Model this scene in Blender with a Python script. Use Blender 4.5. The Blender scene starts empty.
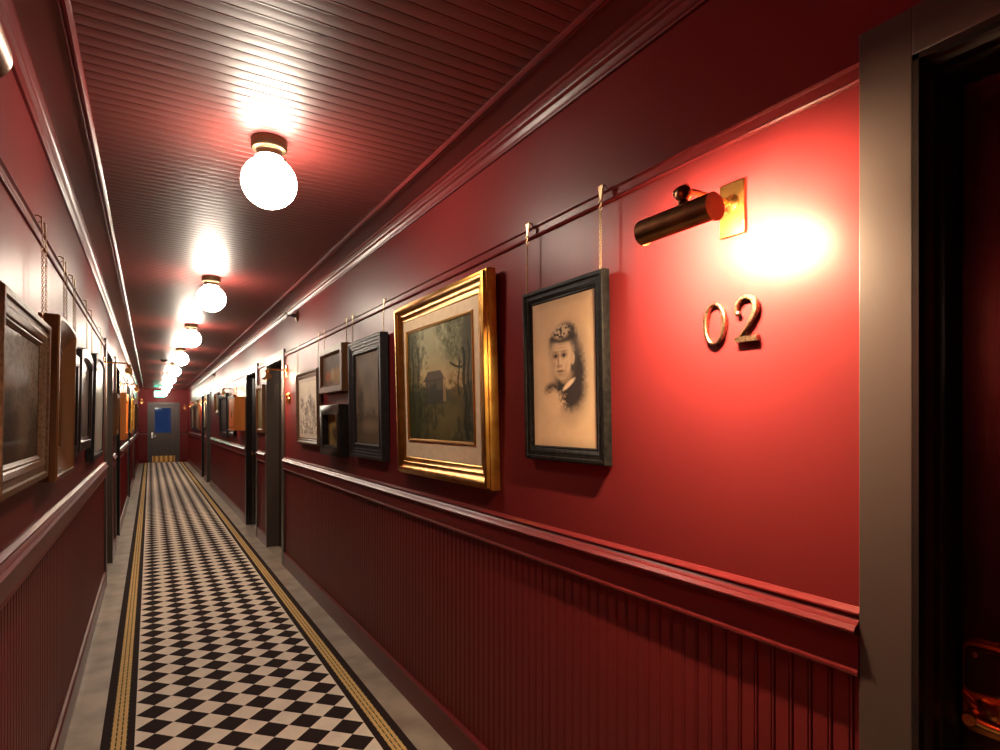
import bpy, math, random
import numpy as np
from mathutils import Vector, Matrix

random.seed(7)
SC = bpy.context.scene
COL = SC.collection
PI = math.pi

# ------------------------------------------------------------------ camera, world, exposure
EYE = 1.45                       # eye height; corridor runs along +Y, right wall on +X
F_PX = 590.0
cam_d = bpy.data.cameras.new('camera')
cam = bpy.data.objects.new('camera', cam_d)
COL.objects.link(cam)
cam.location = (0, 0, EYE)
cam.rotation_euler = (PI / 2, 0, -math.atan(350 / F_PX))
cam_d.sensor_fit = 'HORIZONTAL'
cam_d.sensor_width = 36
cam_d.lens = F_PX / 1000 * 36
cam_d.shift_y = 0.046
cam_d.clip_start = 0.02
SC.camera = cam

world = bpy.data.worlds.new('dusk')
SC.world = world
world.use_nodes = True
bg = world.node_tree.nodes['Background']
bg.inputs[0].default_value = (0.035, 0.075, 0.20, 1)
bg.inputs[1].default_value = 0.10

vs = SC.view_settings
vs.view_transform = 'Standard'
vs.look = 'None'
vs.gamma = 1
vs.use_curve_mapping = False
vs.exposure = 2.0
SC.cycles.use_denoising = True
SC.cycles.max_bounces = 8
SC.cycles.sample_clamp_indirect = 4.0
SC.cycles.caustics_reflective = False

GLOBE_E = 22.0
GLOBE_C = (1.0, 0.85, 0.68)
BULB_E = 820.0
BULB_LOW = 190.0                 # the other picture lights are dimmed
BULB_C = (1.0, 0.70, 0.42)

# ------------------------------------------------------------------ dimensions
WR, WL = 1.165, -0.345           # wall planes
YB, YE = -1.3, 23.7              # back end, far end
ZC = 2.55                        # ceiling
MID = (WR + WL) / 2
DOOR_H = 2.09
RDOORS = [(-0.41, 0.52), (6.27, 7.18), (7.97, 8.86), (14.60, 15.45), (16.15, 17.05)]
LDOORS = [(6.27, 7.18), (7.97, 8.86), (12.35, 13.20), (16.15, 17.05)]
THICK = 0.25

# ------------------------------------------------------------------ materials
def newmat(name):
    m = bpy.data.materials.new(name)
    m.use_nodes = True
    nt = m.node_tree
    b = nt.nodes['Principled BSDF']
    return m, nt, b

def setin(b, **kw):
    names = dict(color='Base Color', rough='Roughness', metal='Metallic', coat='Coat Weight', coatr='Coat Roughness',
                 spec='Specular IOR Level', emit='Emission Color', es='Emission Strength', trans='Transmission Weight')
    for k, v in kw.items():
        if isinstance(v, tuple) and len(v) == 3:
            v = (*v, 1)
        b.inputs[names[k]].default_value = v

def noise_var(nt, b, c0, c1, scale, detail=4, stretch=None, contrast=(0.35, 0.65)):
    tc = nt.nodes.new('ShaderNodeTexCoord')
    n = nt.nodes.new('ShaderNodeTexNoise')
    n.inputs['Scale'].default_value = scale
    n.inputs['Detail'].default_value = detail
    src = tc.outputs['Object']
    if stretch:
        mp = nt.nodes.new('ShaderNodeMapping')
        mp.inputs['Scale'].default_value = stretch
        nt.links.new(src, mp.inputs['Vector'])
        src = mp.outputs['Vector']
    nt.links.new(src, n.inputs['Vector'])
    r = nt.nodes.new('ShaderNodeValToRGB')
    r.color_ramp.elements[0].position = contrast[0]
    r.color_ramp.elements[1].position = contrast[1]
    r.color_ramp.elements[0].color = (*c0, 1)
    r.color_ramp.elements[1].color = (*c1, 1)
    nt.links.new(n.outputs['Fac'], r.inputs['Fac'])
    nt.links.new(r.outputs['Color'], b.inputs['Base Color'])
    return n

def add_bump(nt, b, scale, strength, dist=0.002, stretch=None, detail=3):
    tc = nt.nodes.new('ShaderNodeTexCoord')
    n = nt.nodes.new('ShaderNodeTexNoise')
    n.inputs['Scale'].default_value = scale
    n.inputs['Detail'].default_value = detail
    src = tc.outputs['Object']
    if stretch:
        mp = nt.nodes.new('ShaderNodeMapping')
        mp.inputs['Scale'].default_value = stretch
        nt.links.new(src, mp.inputs['Vector'])
        src = mp.outputs['Vector']
    nt.links.new(src, n.inputs['Vector'])
    bp = nt.nodes.new('ShaderNodeBump')
    bp.inputs['Strength'].default_value = strength
    bp.inputs['Distance'].default_value = dist
    nt.links.new(n.outputs['Fac'], bp.inputs['Height'])
    nt.links.new(bp.outputs['Normal'], b.inputs['Normal'])

def simple(name, color, rough=0.5, metal=0.0, coat=0.0, coatr=0.1, spec=0.5, var=None, bump=None):
    m, nt, b = newmat(name)
    setin(b, color=color, rough=rough, metal=metal, coat=coat, coatr=coatr, spec=spec)
    if var:
        c1, scale = var[0], var[1]
        noise_var(nt, b, color, c1, scale, stretch=var[2] if len(var) > 2 else None)
    if bump:
        add_bump(nt, b, *bump)
    return m

RED = (0.128, 0.0135, 0.0145)
M = {}
M['wall'] = simple('red_gloss_paint', RED, 0.38, var=((0.140, 0.0150, 0.0160), 1.3), bump=(9, 0.12, 0.004), spec=0.15)
M['trimred'] = simple('red_trim_paint', RED, 0.32, bump=(12, 0.05, 0.003), spec=0.18)
M['ceil'] = simple('red_ceiling_paint', (0.108, 0.0175, 0.0150), 0.43, spec=0.55)
M['taupe'] = simple('taupe_paint', (0.058, 0.042, 0.036), 0.36, bump=(14, 0.06, 0.003))
M['black'] = simple('black_gloss_paint', (0.016, 0.012, 0.011), 0.20)
M['doorblack'] = simple('black_door_paint', (0.018, 0.009, 0.009), 0.22, bump=(10, 0.05, 0.003))
M['stone'] = simple('grey_stone_floor', (0.27, 0.225, 0.18), 0.34, var=((0.44, 0.38, 0.31), 5.0), bump=(30, 0.1, 0.002))
M['brass'] = simple('aged_brass', (0.62, 0.33, 0.095), 0.27, 1.0, var=((0.50, 0.24, 0.06), 25))
M['dbrass'] = simple('dark_brass', (0.30, 0.145, 0.05), 0.30, 1.0, var=((0.20, 0.09, 0.035), 18))
M['canopy'] = simple('antique_brass', (0.15, 0.10, 0.055), 0.42, 1.0)
M['hammered'] = simple('hammered_bronze', (0.42, 0.27, 0.16), 0.32, 1.0, var=((0.14, 0.085, 0.05), 200), bump=(220, 0.5, 0.002))
M['chain'] = simple('chain_brass', (0.44, 0.29, 0.16), 0.34, 1.0)
M['iron'] = simple('dark_iron', (0.05, 0.045, 0.04), 0.4, 0.8)
M['gold'] = simple('gilt_frame', (0.72, 0.40, 0.085), 0.30, 1.0, var=((0.50, 0.23, 0.04), 14), bump=(40, 0.12, 0.002))
M['goldslip'] = simple('gilt_slip', (0.50, 0.27, 0.06), 0.35, 1.0)
M['linen'] = simple('linen_liner', (0.60, 0.46, 0.29), 0.8, var=((0.66, 0.52, 0.34), 30), bump=(400, 0.15, 0.001))
M['ebony'] = simple('ebony_frame', (0.005, 0.0048, 0.005), 0.45, var=((0.017, 0.015, 0.013), 60), bump=(160, 0.35, 0.002), spec=0.06)
M['ebony_plain'] = simple('ebony_plain_frame', (0.012, 0.010, 0.009), 0.32, var=((0.022, 0.018, 0.016), 30), spec=0.15)
M['pewter'] = simple('pewter_frame', (0.018, 0.017, 0.018), 0.40, 0.0, var=((0.032, 0.029, 0.028), 40), spec=0.10)
M['walnut'] = simple('walnut_frame', (0.050, 0.021, 0.009), 0.36, spec=0.15, var=((0.11, 0.048, 0.018), 14, (1, 1, 0.12)))
M['oak'] = simple('brown_oak_frame', (0.085, 0.032, 0.010), 0.38, spec=0.15, var=((0.14, 0.055, 0.018), 12, (1, 1, 0.1)))
M['orange'] = simple('orange_pine', (0.50, 0.145, 0.026), 0.36, spec=0.2, var=((0.62, 0.20, 0.04), 10, (1, 1, 0.15)))
M['ribbed'] = simple('carved_brown_frame', (0.085, 0.045, 0.024), 0.42, var=((0.16, 0.095, 0.055), 90), bump=(260, 0.4, 0.002), spec=0.12)
M['cream'] = simple('cream_mat', (0.62, 0.55, 0.44), 0.7)
M['dark'] = simple('dark_plastic', (0.012, 0.011, 0.011), 0.25)
M['white'] = simple('white_plastic', (0.55, 0.53, 0.48), 0.4)
M['steel'] = simple('brushed_steel', (0.6, 0.58, 0.55), 0.25, 1.0)
M['detector'] = simple('brown_detector', (0.10, 0.07, 0.05), 0.4)

def emissive(name, col, s):
    m, nt, b = newmat(name)
    setin(b, color=(0.8, 0.8, 0.8), emit=col, es=s, rough=0.3)
    return m
M['globe'] = emissive('lit_opal_glass', GLOBE_C, GLOBE_E)
M['bulb'] = emissive('lit_lamp_bulb', BULB_C, BULB_E)
M['bulb_low'] = emissive('dimmed_lamp_bulb', BULB_C, BULB_LOW)
M['sign'] = emissive('lit_green_sign', (0.10, 0.85, 0.55), 5.0)

# window glass: a real pane that lets the dusk through and mirrors the lamps
m, nt, b = newmat('night_glass')
setin(b, color=(0.75, 0.85, 1.0), rough=0.03, trans=1.0)
M['glass'] = m

# kick plate: brass, the carpet's reflection painted in as light and dark waves
m, nt, b = newmat('brass_kick_plate')
setin(b, rough=0.3, metal=1.0)
tc = nt.nodes.new('ShaderNodeTexCoord')
wv = nt.nodes.new('ShaderNodeTexWave')
wv.inputs['Scale'].default_value = 2.2
wv.inputs['Distortion'].default_value = 0.6
rp = nt.nodes.new('ShaderNodeValToRGB')
rp.color_ramp.elements[0].color = (0.30, 0.13, 0.03, 1)
rp.color_ramp.elements[1].color = (0.85, 0.55, 0.20, 1)
nt.links.new(tc.outputs['Object'], wv.inputs['Vector'])
nt.links.new(wv.outputs['Color'], rp.inputs['Fac'])
nt.links.new(rp.outputs['Color'], b.inputs['Base Color'])
M['kick'] = m

# artwork: colours painted per vertex
def art_material(name, rough, coat, coatr):
    m, nt, b = newmat(name)
    setin(b, rough=rough, coat=coat, coatr=coatr, spec=0.03)
    at = nt.nodes.new('ShaderNodeAttribute')
    at.attribute_name = 'paint'
    nt.links.new(at.outputs['Color'], b.inputs['Base Color'])
    return m
M['art_paper'] = art_material('paper_artwork', 0.65, 0.0, 0.08)
M['art_oil'] = art_material('oil_painting', 0.5, 0.0, 0.25)
M['art_glazed'] = art_material('glazed_artwork', 0.6, 0.16, 0.08)

# carpet runner
TILE = 0.1565
CX0, CX1 = -0.190, 1.010
def carpet_material():
    m, nt, b = newmat('checked_runner')
    setin(b, rough=0.9, spec=0.2)
    N, L = nt.nodes.new, nt.links.new
    tc = N('ShaderNodeTexCoord')
    sp = N('ShaderNodeSeparateXYZ')
    L(tc.outputs['Object'], sp.inputs[0])
    def math_(op, a, bb=None, c=None):
        n = N('ShaderNodeMath'); n.operation = op
        for i, v in enumerate((a, bb, c)):
            if v is None: continue
            if isinstance(v, (int, float)): n.inputs[i].default_value = v
            else: L(v, n.inputs[i])
        return n.outputs[0]
    X, Y = sp.outputs[0], sp.outputs[1]
    def tri(v, off):
        a = math_('MULTIPLY_ADD', v, 1 / TILE, -off / TILE + 0.5)
        fr = math_('FRACT', a)
        return math_('ABSOLUTE', math_('SUBTRACT', fr, 0.5))
    s = math_('ADD', tri(X, 0.0188), tri(Y, 3.228))
    dark = math_('LESS_THAN', s, 0.5)
    def mix(f, c0, c1):
        n = N('ShaderNodeMix'); n.data_type = 'RGBA'
        L(f, n.inputs['Factor'])
        for key, c in ((6, c0), (7, c1)):
            if isinstance(c, tuple): n.inputs[key].default_value = (*c, 1)
            else: L(c, n.inputs[key])
        return n.outputs[2]
    DK = (0.026, 0.013, 0.013)
    field = mix(dark, (0.92, 0.83, 0.71), DK)
    # distance from the centre line decides the border bands
    dx = math_('ABSOLUTE', math_('SUBTRACT', X, MID))
    inner = math_('GREATER_THAN', dx, 0.4695)
    col = mix(inner, field, DK)
    g0 = math_('GREATER_THAN', dx, 0.500)
    g1 = math_('LESS_THAN', dx, 0.562)
    gold = math_('MULTIPLY', g0, g1)
    # three gold bands, parted by thin dark lines with a dotted thread
    k = math_('FRACT', math_('MULTIPLY_ADD', dx, 1 / 0.0207, -0.500 / 0.0207))
    line = math_('LESS_THAN', math_('ABSOLUTE', math_('SUBTRACT', k, 0.5)), 0.36)
    dots = math_('LESS_THAN', math_('FRACT', math_('MULTIPLY', Y, 1 / 0.05)), 0.22)
    thread = mix(dots, (0.07, 0.055, 0.012), (0.55, 0.45, 0.16))
    goldc = mix(line, thread, (0.72, 0.50, 0.22))
    col = mix(gold, col, goldc)
    nz = N('ShaderNodeTexNoise'); nz.inputs['Scale'].default_value = 9; nz.inputs['Detail'].default_value = 6
    L(tc.outputs['Object'], nz.inputs['Vector'])
    h = N('ShaderNodeHueSaturation')
    L(col, h.inputs['Color'])
    L(math_('MULTIPLY_ADD', nz.outputs['Fac'], 0.35, 0.83), h.inputs['Value'])
    L(h.outputs['Color'], b.inputs['Base Color'])
    add_bump(nt, b, 900, 0.25, 0.002)
    return m
M['carpet'] = carpet_material()

# ------------------------------------------------------------------ mesh builder
class MB:
    def __init__(s): s.v = []; s.f = []
    def add(s, vs, fs):
        o = len(s.v); s.v += [tuple(p) for p in vs]; s.f += [tuple(i + o for i in f) for f in fs]
    def box(s, x0, x1, y0, y1, z0, z1):
        x0, x1 = sorted((x0, x1)); y0, y1 = sorted((y0, y1)); z0, z1 = sorted((z0, z1))
        s.add([(x0, y0, z0), (x1, y0, z0), (x1, y1, z0), (x0, y1, z0), (x0, y0, z1), (x1, y0, z1), (x1, y1, z1), (x0, y1, z1)],
              [(0, 3, 2, 1), (4, 5, 6, 7), (0, 1, 5, 4), (1, 2, 6, 5), (2, 3, 7, 6), (3, 0, 4, 7)])
    def prism(s, poly, fn, a, b):
        """closed 2-D polygon swept between a and b; fn(p, t) -> 3-D point"""
        n = len(poly)
        s.add([fn(p, a) for p in poly] + [fn(p, b) for p in poly],
              [(i, (i + 1) % n, n + (i + 1) % n, n + i) for i in range(n)] + [tuple(range(n))[::-1], tuple(range(n, 2 * n))])
    def lathe(s, prof, origin=(0, 0, 0), axis='z', n=32):
        vs, fs = [], []
        o = Vector(origin)
        for r, h in prof:
            for k in range(n):
                a = 2 * PI * k / n
                c, d = r * math.cos(a), r * math.sin(a)
                p = {'z': (c, d, h), 'y': (c, h, d), 'x': (h, c, d)}[axis]
                vs.append(tuple(o + Vector(p)))
        m_ = len(prof)
        for i in range(m_ - 1):
            for k in range(n):
                k2 = (k + 1) % n
                fs.append((i * n + k, i * n + k2, (i + 1) * n + k2, (i + 1) * n + k))
        fs.append(tuple(range(n))[::-1]); fs.append(tuple(range((m_ - 1) * n, m_ * n)))
        s.add(vs, fs)
    def sphere(s, c, r, n=20, m_=12, sc=(1, 1, 1)):
        prof = [(max(r * math.sin(PI * i / m_), 1e-4), -r * math.cos(PI * i / m_)) for i in range(m_ + 1)]
        vs0 = len(s.v)
        s.lathe(prof, (0, 0, 0), 'z', n)
        for i in range(vs0, len(s.v)):
            p = s.v[i]; s.v[i] = (c[0] + p[0] * sc[0], c[1] + p[1] * sc[1], c[2] + p[2] * sc[2])
    def tube(s, path, r, n=10, closed=False):
        P = [Vector(p) for p in path]; N_ = len(P); vs, fs = [], []
        ref = None
        for i, p in enumerate(P):
            if closed: t = P[(i + 1) % N_] - P[i - 1]
            else: t = P[min(i + 1, N_ - 1)] - P[max(i - 1, 0)]
            t.normalize()
            if ref is None:
                ref = Vector((0, 0, 1)) if abs(t.z) < 0.9 else Vector((1, 0, 0))
            u = (ref - t * ref.dot(t)).normalized(); w = t.cross(u); ref = u
            rr = r[i] if isinstance(r, (list, tuple)) else r
            for k in range(n):
                a = 2 * PI * k / n
                vs.append(tuple(p + u * (rr * math.cos(a)) + w * (rr * math.sin(a))))
        for i in range(N_ if closed else N_ - 1):
            j = (i + 1) % N_
            for k in range(n):
                k2 = (k + 1) % n
                fs.append((i * n + k, i * n + k2, j * n + k2, j * n + k))
        if not closed:
            fs.append(tuple(range(n))[::-1]); fs.append(tuple(range((N_ - 1) * n, N_ * n)))
        s.add(vs, fs)
    def build(s, name, mat, parent=None, loc=None, rot=None, smooth=35, bevel=0):
        me = bpy.data.meshes.new(name)
        me.from_pydata(s.v, [], s.f)
        me.validate()
        import bmesh
        bm = bmesh.new(); bm.from_mesh(me)
        bmesh.ops.recalc_face_normals(bm, faces=bm.faces)
        bm.to_mesh(me); bm.free()
        if smooth:
            for p in me.polygons: p.use_smooth = True
            me.set_sharp_from_angle(angle=math.radians(smooth))
        me.materials.append(mat)
        o = bpy.data.objects.new(name, me)
        COL.objects.link(o)
        if parent: o.parent = parent
        if loc: o.location = loc
        if rot: o.rotation_euler = rot
        if bevel:
            b = o.modifiers.new('edge', 'BEVEL'); b.width = bevel; b.segments = 2; b.limit_method = 'ANGLE'
        return o

def tag(o, label=None, cat=None, group=None, kind=None):
    for k, v in (('label', label), ('category', cat), ('group', group), ('kind', kind)):
        if v: o[k] = v
    return o
def empty(name, loc=(0, 0, 0), rz=0.0, **kw):
    o = bpy.data.objects.new(name, None); COL.objects.link(o)
    o.empty_display_size = 0.05
    o.location = loc; o.rotation_euler = (0, 0, rz)
    return tag(o, **kw)
def struct(o, label, cat):
    return tag(o, label, cat, None, 'structure')

# ------------------------------------------------------------------ room shell
fl = MB(); fl.box(WL - THICK, WR + THICK, YB, YE + THICK, -0.1, 0)
struct(fl.build('floor', M['stone']), 'grey stone floor showing as strips beside the runner', 'floor')

# ceiling: beaded boards laid across the corridor, grooves every 5 cm
cl = MB()
bx0, bx1 = -0.205, 1.022
prof = []
y = YB
PITCH = 0.050
while y < YE:
    prof += [(y + 0.0000, -0.0002), (y + 0.0012, 0.0030), (y + 0.0026, 0.0030), (y + 0.0036, 0.0), (y + 0.0060, -0.0006), (y + 0.0085, 0.0), (y + 0.0094, 0.0012), (y + 0.0104, 0.0),
             (y + 0.016, -0.0004), (y + 0.026, -0.0007), (y + 0.032, -0.0007), (y + 0.042, -0.0004)]
    y += PITCH
prof = [p for p in prof if p[0] < YE] + [(YE, 0.0)]
n = len(prof)
cl.add([(bx0, a, ZC + b) for a, b in prof] + [(bx1, a, ZC + b) for a, b in prof], [(i, i + 1, n + i + 1, n + i) for i in range(n - 1)])
cl.box(WL - THICK, bx0, YB, YE, ZC - 0.0005, ZC + 0.1)
cl.box(bx1, WR + THICK, YB, YE, ZC - 0.0005, ZC + 0.1)
cl.box(bx0, bx1, YB, YE, ZC + 0.01, ZC + 0.1)
struct(cl.build('ceiling', M['ceil'], smooth=18), 'dark red beadboard ceiling with flat side bands', 'ceiling')

BEAD = 0.0418
ZW = 0.965                       # top of the beaded wainscot
def wall(side, doors):
    W = WR if side > 0 else WL
    out = -side                  # direction into the corridor along x
    mb = MB()
    spans, a = [], YB
    for d0, d1 in doors:
        if d0 > a: spans.append((a, d0))
        a = d1
    spans.append((a, YE))
    xb = W + side * THICK
    for y0, y1 in spans:
        # upper wall
        mb.box(W, xb, y0, y1, ZW, ZC)
        # beaded wainscot: plan outline with grooves, extruded upwards
        pts = [(xb, y0), (W, y0)]
        k = math.ceil((y0 - 0.02) / BEAD)
        while k * BEAD + 0.012 < y1 - 0.002:
            g = k * BEAD
            if g > y0 + 0.004:
                for dy, dp in ((-0.0002, 0), (0.0010, -0.0035), (0.0028, -0.0035), (0.0040, 0.0002), (0.0062, 0.0012), (0.0084, 0.0002), (0.0096, -0.0030), (0.0106, -0.0030), (0.0118, 0)):
                    pts.append((W + out * dp, g + dy))
            k += 1
        pts += [(W, y1), (xb, y1)]
        mb.prism(pts, lambda p, t: (p[0], p[1], t), 0.0, ZW)
    for d0, d1 in doors:
        mb.box(W, xb, d0, d1, DOOR_H, ZC)
    return mb, spans

wr, RSP = wall(1, RDOORS)
struct(wr.build('wall_right', M['wall'], smooth=25), 'glossy dark red wall on the right with beaded wainscot', 'wall')
wl, LSP = wall(-1, LDOORS)
struct(wl.build('wall_left', M['wall'], smooth=25), 'glossy dark red wall on the left with beaded wainscot', 'wall')
ED0, ED1, EDH = 0.005, 0.82, 2.02
we = MB()
we.box(WL - THICK, ED0, YE, YE + THICK, 0, ZC); we.box(ED1, WR + THICK, YE, YE + THICK, 0, ZC); we.box(ED0, ED1, YE, YE + THICK, EDH, ZC)
struct(we.build('wall_end', M['wall']), 'dark red end wall around the far door', 'wall')
wb = MB(); wb.box(WL - THICK, WR + THICK, YB - 0.1, YB, 0, ZC)
struct(wb.build('wall_back', M['wall']), 'dark red wall behind the viewer closing the corridor', 'wall')

CASW = 0.09
CHAIR = [(0, 0.968), (0.019, 0.968), (0.0215, 0.972), (0.0215, 0.977), (0.019, 0.982), (0.019, 1.045), (0.027, 1.048), (0.0335, 1.053), (0.034, 1.057),
         (0.027, 1.0655), (0.0255, 1.0655), (0.024, 1.0642), (0.023, 1.067), (0.0155, 1.0755), (0.014, 1.0775), (0.014, 1.0835), (0.0190, 1.0850), (0.0180, 1.0880), (0.004, 1.095), (0, 1.095)]
BASE = [(0, 0), (0.016, 0), (0.016, 0.116), (0.019, 0.122), (0.019, 0.128), (0.013, 0.134), (0, 0.136)]
PRAIL = [(0, 2.092), (0.008, 2.093), (0.011, 2.097), (0.010, 2.101), (0.0075, 2.103), (0.0075, 2.122), (0.010, 2.124), (0.015, 2.127), (0.015, 2.131), (0, 2.134)]
CORN = [(0, 2.468), (0.010, 2.468), (0.013, 2.473), (0.011, 2.479), (0.006, 2.482), (0.008, 2.490), (0.014, 2.500), (0.024, 2.506), (0.027, 2.511), (0.024, 2.517),
        (0.018, 2.519), (0.019, 2.527), (0.026, 2.535), (0.034, 2.539), (0.035, 2.546), (0.035, 2.5495), (0, 2.5495)]
STRIP = [(0.000, 2.5495), (0.000, 2.544), (0.004, 2.541), (0.009, 2.544), (0.012, 2.540), (0.020, 2.537), (0.027, 2.541), (0.031, 2.545), (0.031, 2.5495)]

def run(prof, side, spans, name, mat, label, inset=0.0, off=0.0, kind='trim'):
    W = WR if side > 0 else WL
    mb = MB()
    for y0, y1 in spans:
        mb.prism(prof, lambda p, t: (W - side * (p[0] + off), t, p[1]), y0, y1)
    return struct(mb.build(name, mat, smooth=22), label, kind)

def shrink(spans, a):
    r = []
    for y0, y1 in spans:
        p = y0 + (a if y0 > YB + 0.01 else 0); q = y1 - (a if y1 < YE - 0.01 else 0)
        r.append((p, q))
    return r
full = [(YB, YE)]
n_ = 0
for side, sp, nm in ((1, RSP, 'right'), (-1, LSP, 'left')):
    s2 = shrink(sp, CASW + 0.001)
    run(CHAIR, side, s2, 'trim_%d' % (n_ + 1), M['trimred'], 'dark red moulded chair rail along the %s wall' % nm)
    run(PRAIL, side, s2, 'trim_%d' % (n_ + 2), M['trimred'], 'dark red picture rail high on the %s wall' % nm)
    run(CORN, side, full, 'trim_%d' % (n_ + 3), M['trimred'], 'dark red stepped cornice at the top of the %s wall' % nm)
    run(STRIP, side, full, 'trim_%d' % (n_ + 4), M['trimred'], 'slim ceiling bead along the edge of the boards above the %s wall' % nm, off=0.135)
    run(BASE, side, s2, 'baseboard_%s' % nm, M['trimred'], 'dark red skirting along the foot of the %s wall' % nm, kind='baseboard')
    n_ += 4
mb = MB()
for x0, x1 in ((WL + 0.02, ED0 - 0.081), (ED1 + 0.081, WR - 0.02)):
    mb.prism([(a, z) for a, z in CHAIR], lambda p, t: (t, YE - p[0], p[1]), x0, x1)
    mb.prism([(a, z) for a, z in BASE], lambda p, t: (t, YE - p[0], p[1]), x0, x1)
struct(mb.build('trim_9', M['trimred']), 'dark red chair rail and skirting beside the far end door', 'trim')

# ------------------------------------------------------------------ doors in the side walls
REC = 0.115
def side_door(num, side, d0, d1, jamb, label, lock=False, hs=1):
    W = WR if side > 0 else WL
    # local frame: x to the viewer's right when facing the door, y into the wall, z up
    ymid = (d0 + d1) / 2; w = d1 - d0
    t = empty('door_%d' % num, (W, ymid, 0), -side * PI / 2, label=label, cat='door', kind='structure')
    h = w / 2
    c = MB()
    for s in (-1, 1):
        c.box(s * h, s * (h + CASW), -0.018, 0, 0, DOOR_H + 0.085)
    c.box(-h, h, -0.018, 0, DOOR_H, DOOR_H + 0.085)
    c.build('casing', M['taupe'], t, bevel=0.0015)
    j = MB()
    js = [(0.0, 0.0), (0.010, 0.0), (0.010, 0.018), (0.006, 0.020), (0.006, 0.026), (0.012, 0.030), (0.017, 0.036), (0.017, 0.060), (0.013, 0.063), (0.013, 0.069),
          (0.018, 0.075), (0.020, 0.080), (0.020, REC + 0.05), (0.0, REC + 0.05)]
    if jamb is not M['black']:
        js = [(0.0, 0.0), (0.012, 0.0), (0.012, 0.08), (0.019, 0.08), (0.019, REC + 0.05), (0, REC + 0.05)]
    for s in (-1, 1):
        j.prism(js, lambda p, z: (s * (h - p[0]), p[1] - 0.0175, z), 0, DOOR_H)
    j.prism(js, lambda p, x: (x, p[1] - 0.0175, DOOR_H - p[0]), -h, h)
    j.build('jamb', jamb, t, smooth=30)
    d = MB()
    e = h - 0.0205
    top = DOOR_H - 0.028
    d.box(-e, e, REC + 0.012, REC + 0.045, 0.008, top)
    st = 0.115
    d.box(-e, -e + st, REC, REC + 0.013, 0.008, top); d.box(e - st, e, REC, REC + 0.013, 0.008, top)
    for z0, z1 in ((0.008, 0.22), (0.86, 1.06), (top - 0.12, top)):
        d.box(-e + st, e - st, REC, REC + 0.013, z0, z1)
    leaf = d.build('door_panel', M['doorblack'], t, bevel=0.003)
    tm = MB(); tm.box(-h, h, -0.01, REC, 0, 0.006)
    tm.build('threshold', M['stone'], t)
    if not lock:
        k = MB()
        k.lathe([(0.024, 0), (0.024, -0.006), (0.010, -0.010), (0.010, -0.035), (0.022, -0.045), (0.026, -0.055), (0.020, -0.066), (0.004, -0.069)], (-hs * (e - 0.06), REC, 1.0), 'y', 20)
        k.build('handle', M['brass'], leaf)
    return t, leaf, e

dn = 1
D1, leaf1, e1 = side_door(dn, 1, *RDOORS[0], M['black'], 'black door of room 02 at the right edge of the view, brass keycard lock', lock=True)
for i, (a, b_) in enumerate(RDOORS[1:]):
    dn += 1
    side_door(dn, 1, a, b_, M['taupe'] if i in (0, 2) else M['black'],
              ['taupe framed doorway in the right wall beyond the pencil print', 'dark doorway in the right wall just before the orange wall box',
               'fourth doorway along the right wall, past the dark frames', 'farthest doorway in the right wall'][i], hs=1 if i == 1 else -1)
for i, (a, b_) in enumerate(LDOORS):
    dn += 1
    side_door(dn, -1, a, b_, M['taupe'] if i == 0 else M['black'],
              ['taupe framed doorway in the left wall past the grey glazed picture', 'dark doorway in the left wall just before the orange wooden frame',
               'third doorway along the left wall', 'farthest doorway in the left wall'][i])

# keycard lock on door 02 (door-local: x to the right, y into the wall)
LX, LZ = -e1 + 0.042, 0.0
def rounded(x0, x1, z0, z1, r, n=6):
    pts = []
    for cx, cz, a0 in ((x1 - r, z1 - r, 0), (x0 + r, z1 - r, 90), (x0 + r, z0 + r, 180), (x1 - r, z0 + r, 270)):
        for k in range(n + 1):
            a = math.radians(a0 + 90 * k / n); pts.append((cx + r * math.cos(a), cz + r * math.sin(a)))
    return pts
def at_y(p, t): return (p[0], t, p[1])
lk = MB()
lk.prism(rounded(LX - 0.036, LX + 0.036, 0.893, 1.055, 0.016), at_y, REC, REC - 0.012)
lk.prism(rounded(LX - 0.034, LX + 0.034, 0.895, 1.053, 0.015), at_y, REC - 0.012, REC - 0.016)
lock = lk.build('keycard_lock', M['brass'], leaf1, bevel=0.0015); lock['label'] = 'brass keycard lock plate'
rd = MB(); rd.prism(rounded(LX - 0.029, LX + 0.029, 0.968, 1.050, 0.014), at_y, REC - 0.014, REC - 0.024)
rd.build('card_reader', M['dark'], lock, bevel=0.004)
bd = MB(); bd.lathe([(0.005, 0), (0.005, -0.0016), (0.001, -0.0018)], (LX - 0.012, REC - 0.024, 1.036), 'y', 20)
bd.build('badge', M['steel'], lock)
lv = MB()
lv.lathe([(0.021, 0), (0.021, -0.008), (0.014, -0.014), (0.011, -0.020), (0.011, -0.044), (0.013, -0.052), (0.010, -0.060)], (LX - 0.002, REC - 0.014, 0.938), 'y', 24)
lv.tube([(LX - 0.002, REC - 0.060, 0.938), (LX + 0.02, REC - 0.064, 0.937), (LX + 0.05, REC - 0.062, 0.934), (LX + 0.085, REC - 0.058, 0.930), (LX + 0.118, REC - 0.055, 0.928)],
        [0.011, 0.0105, 0.009, 0.008, 0.0075], 12)
lv.tube([(LX - 0.034, REC - 0.018, 0.960), (LX - 0.018, REC - 0.026, 0.950), (LX - 0.004, REC - 0.030, 0.944)], [0.005, 0.007, 0.006], 10)
lv.build('lever', M['brass'], lock)

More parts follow.
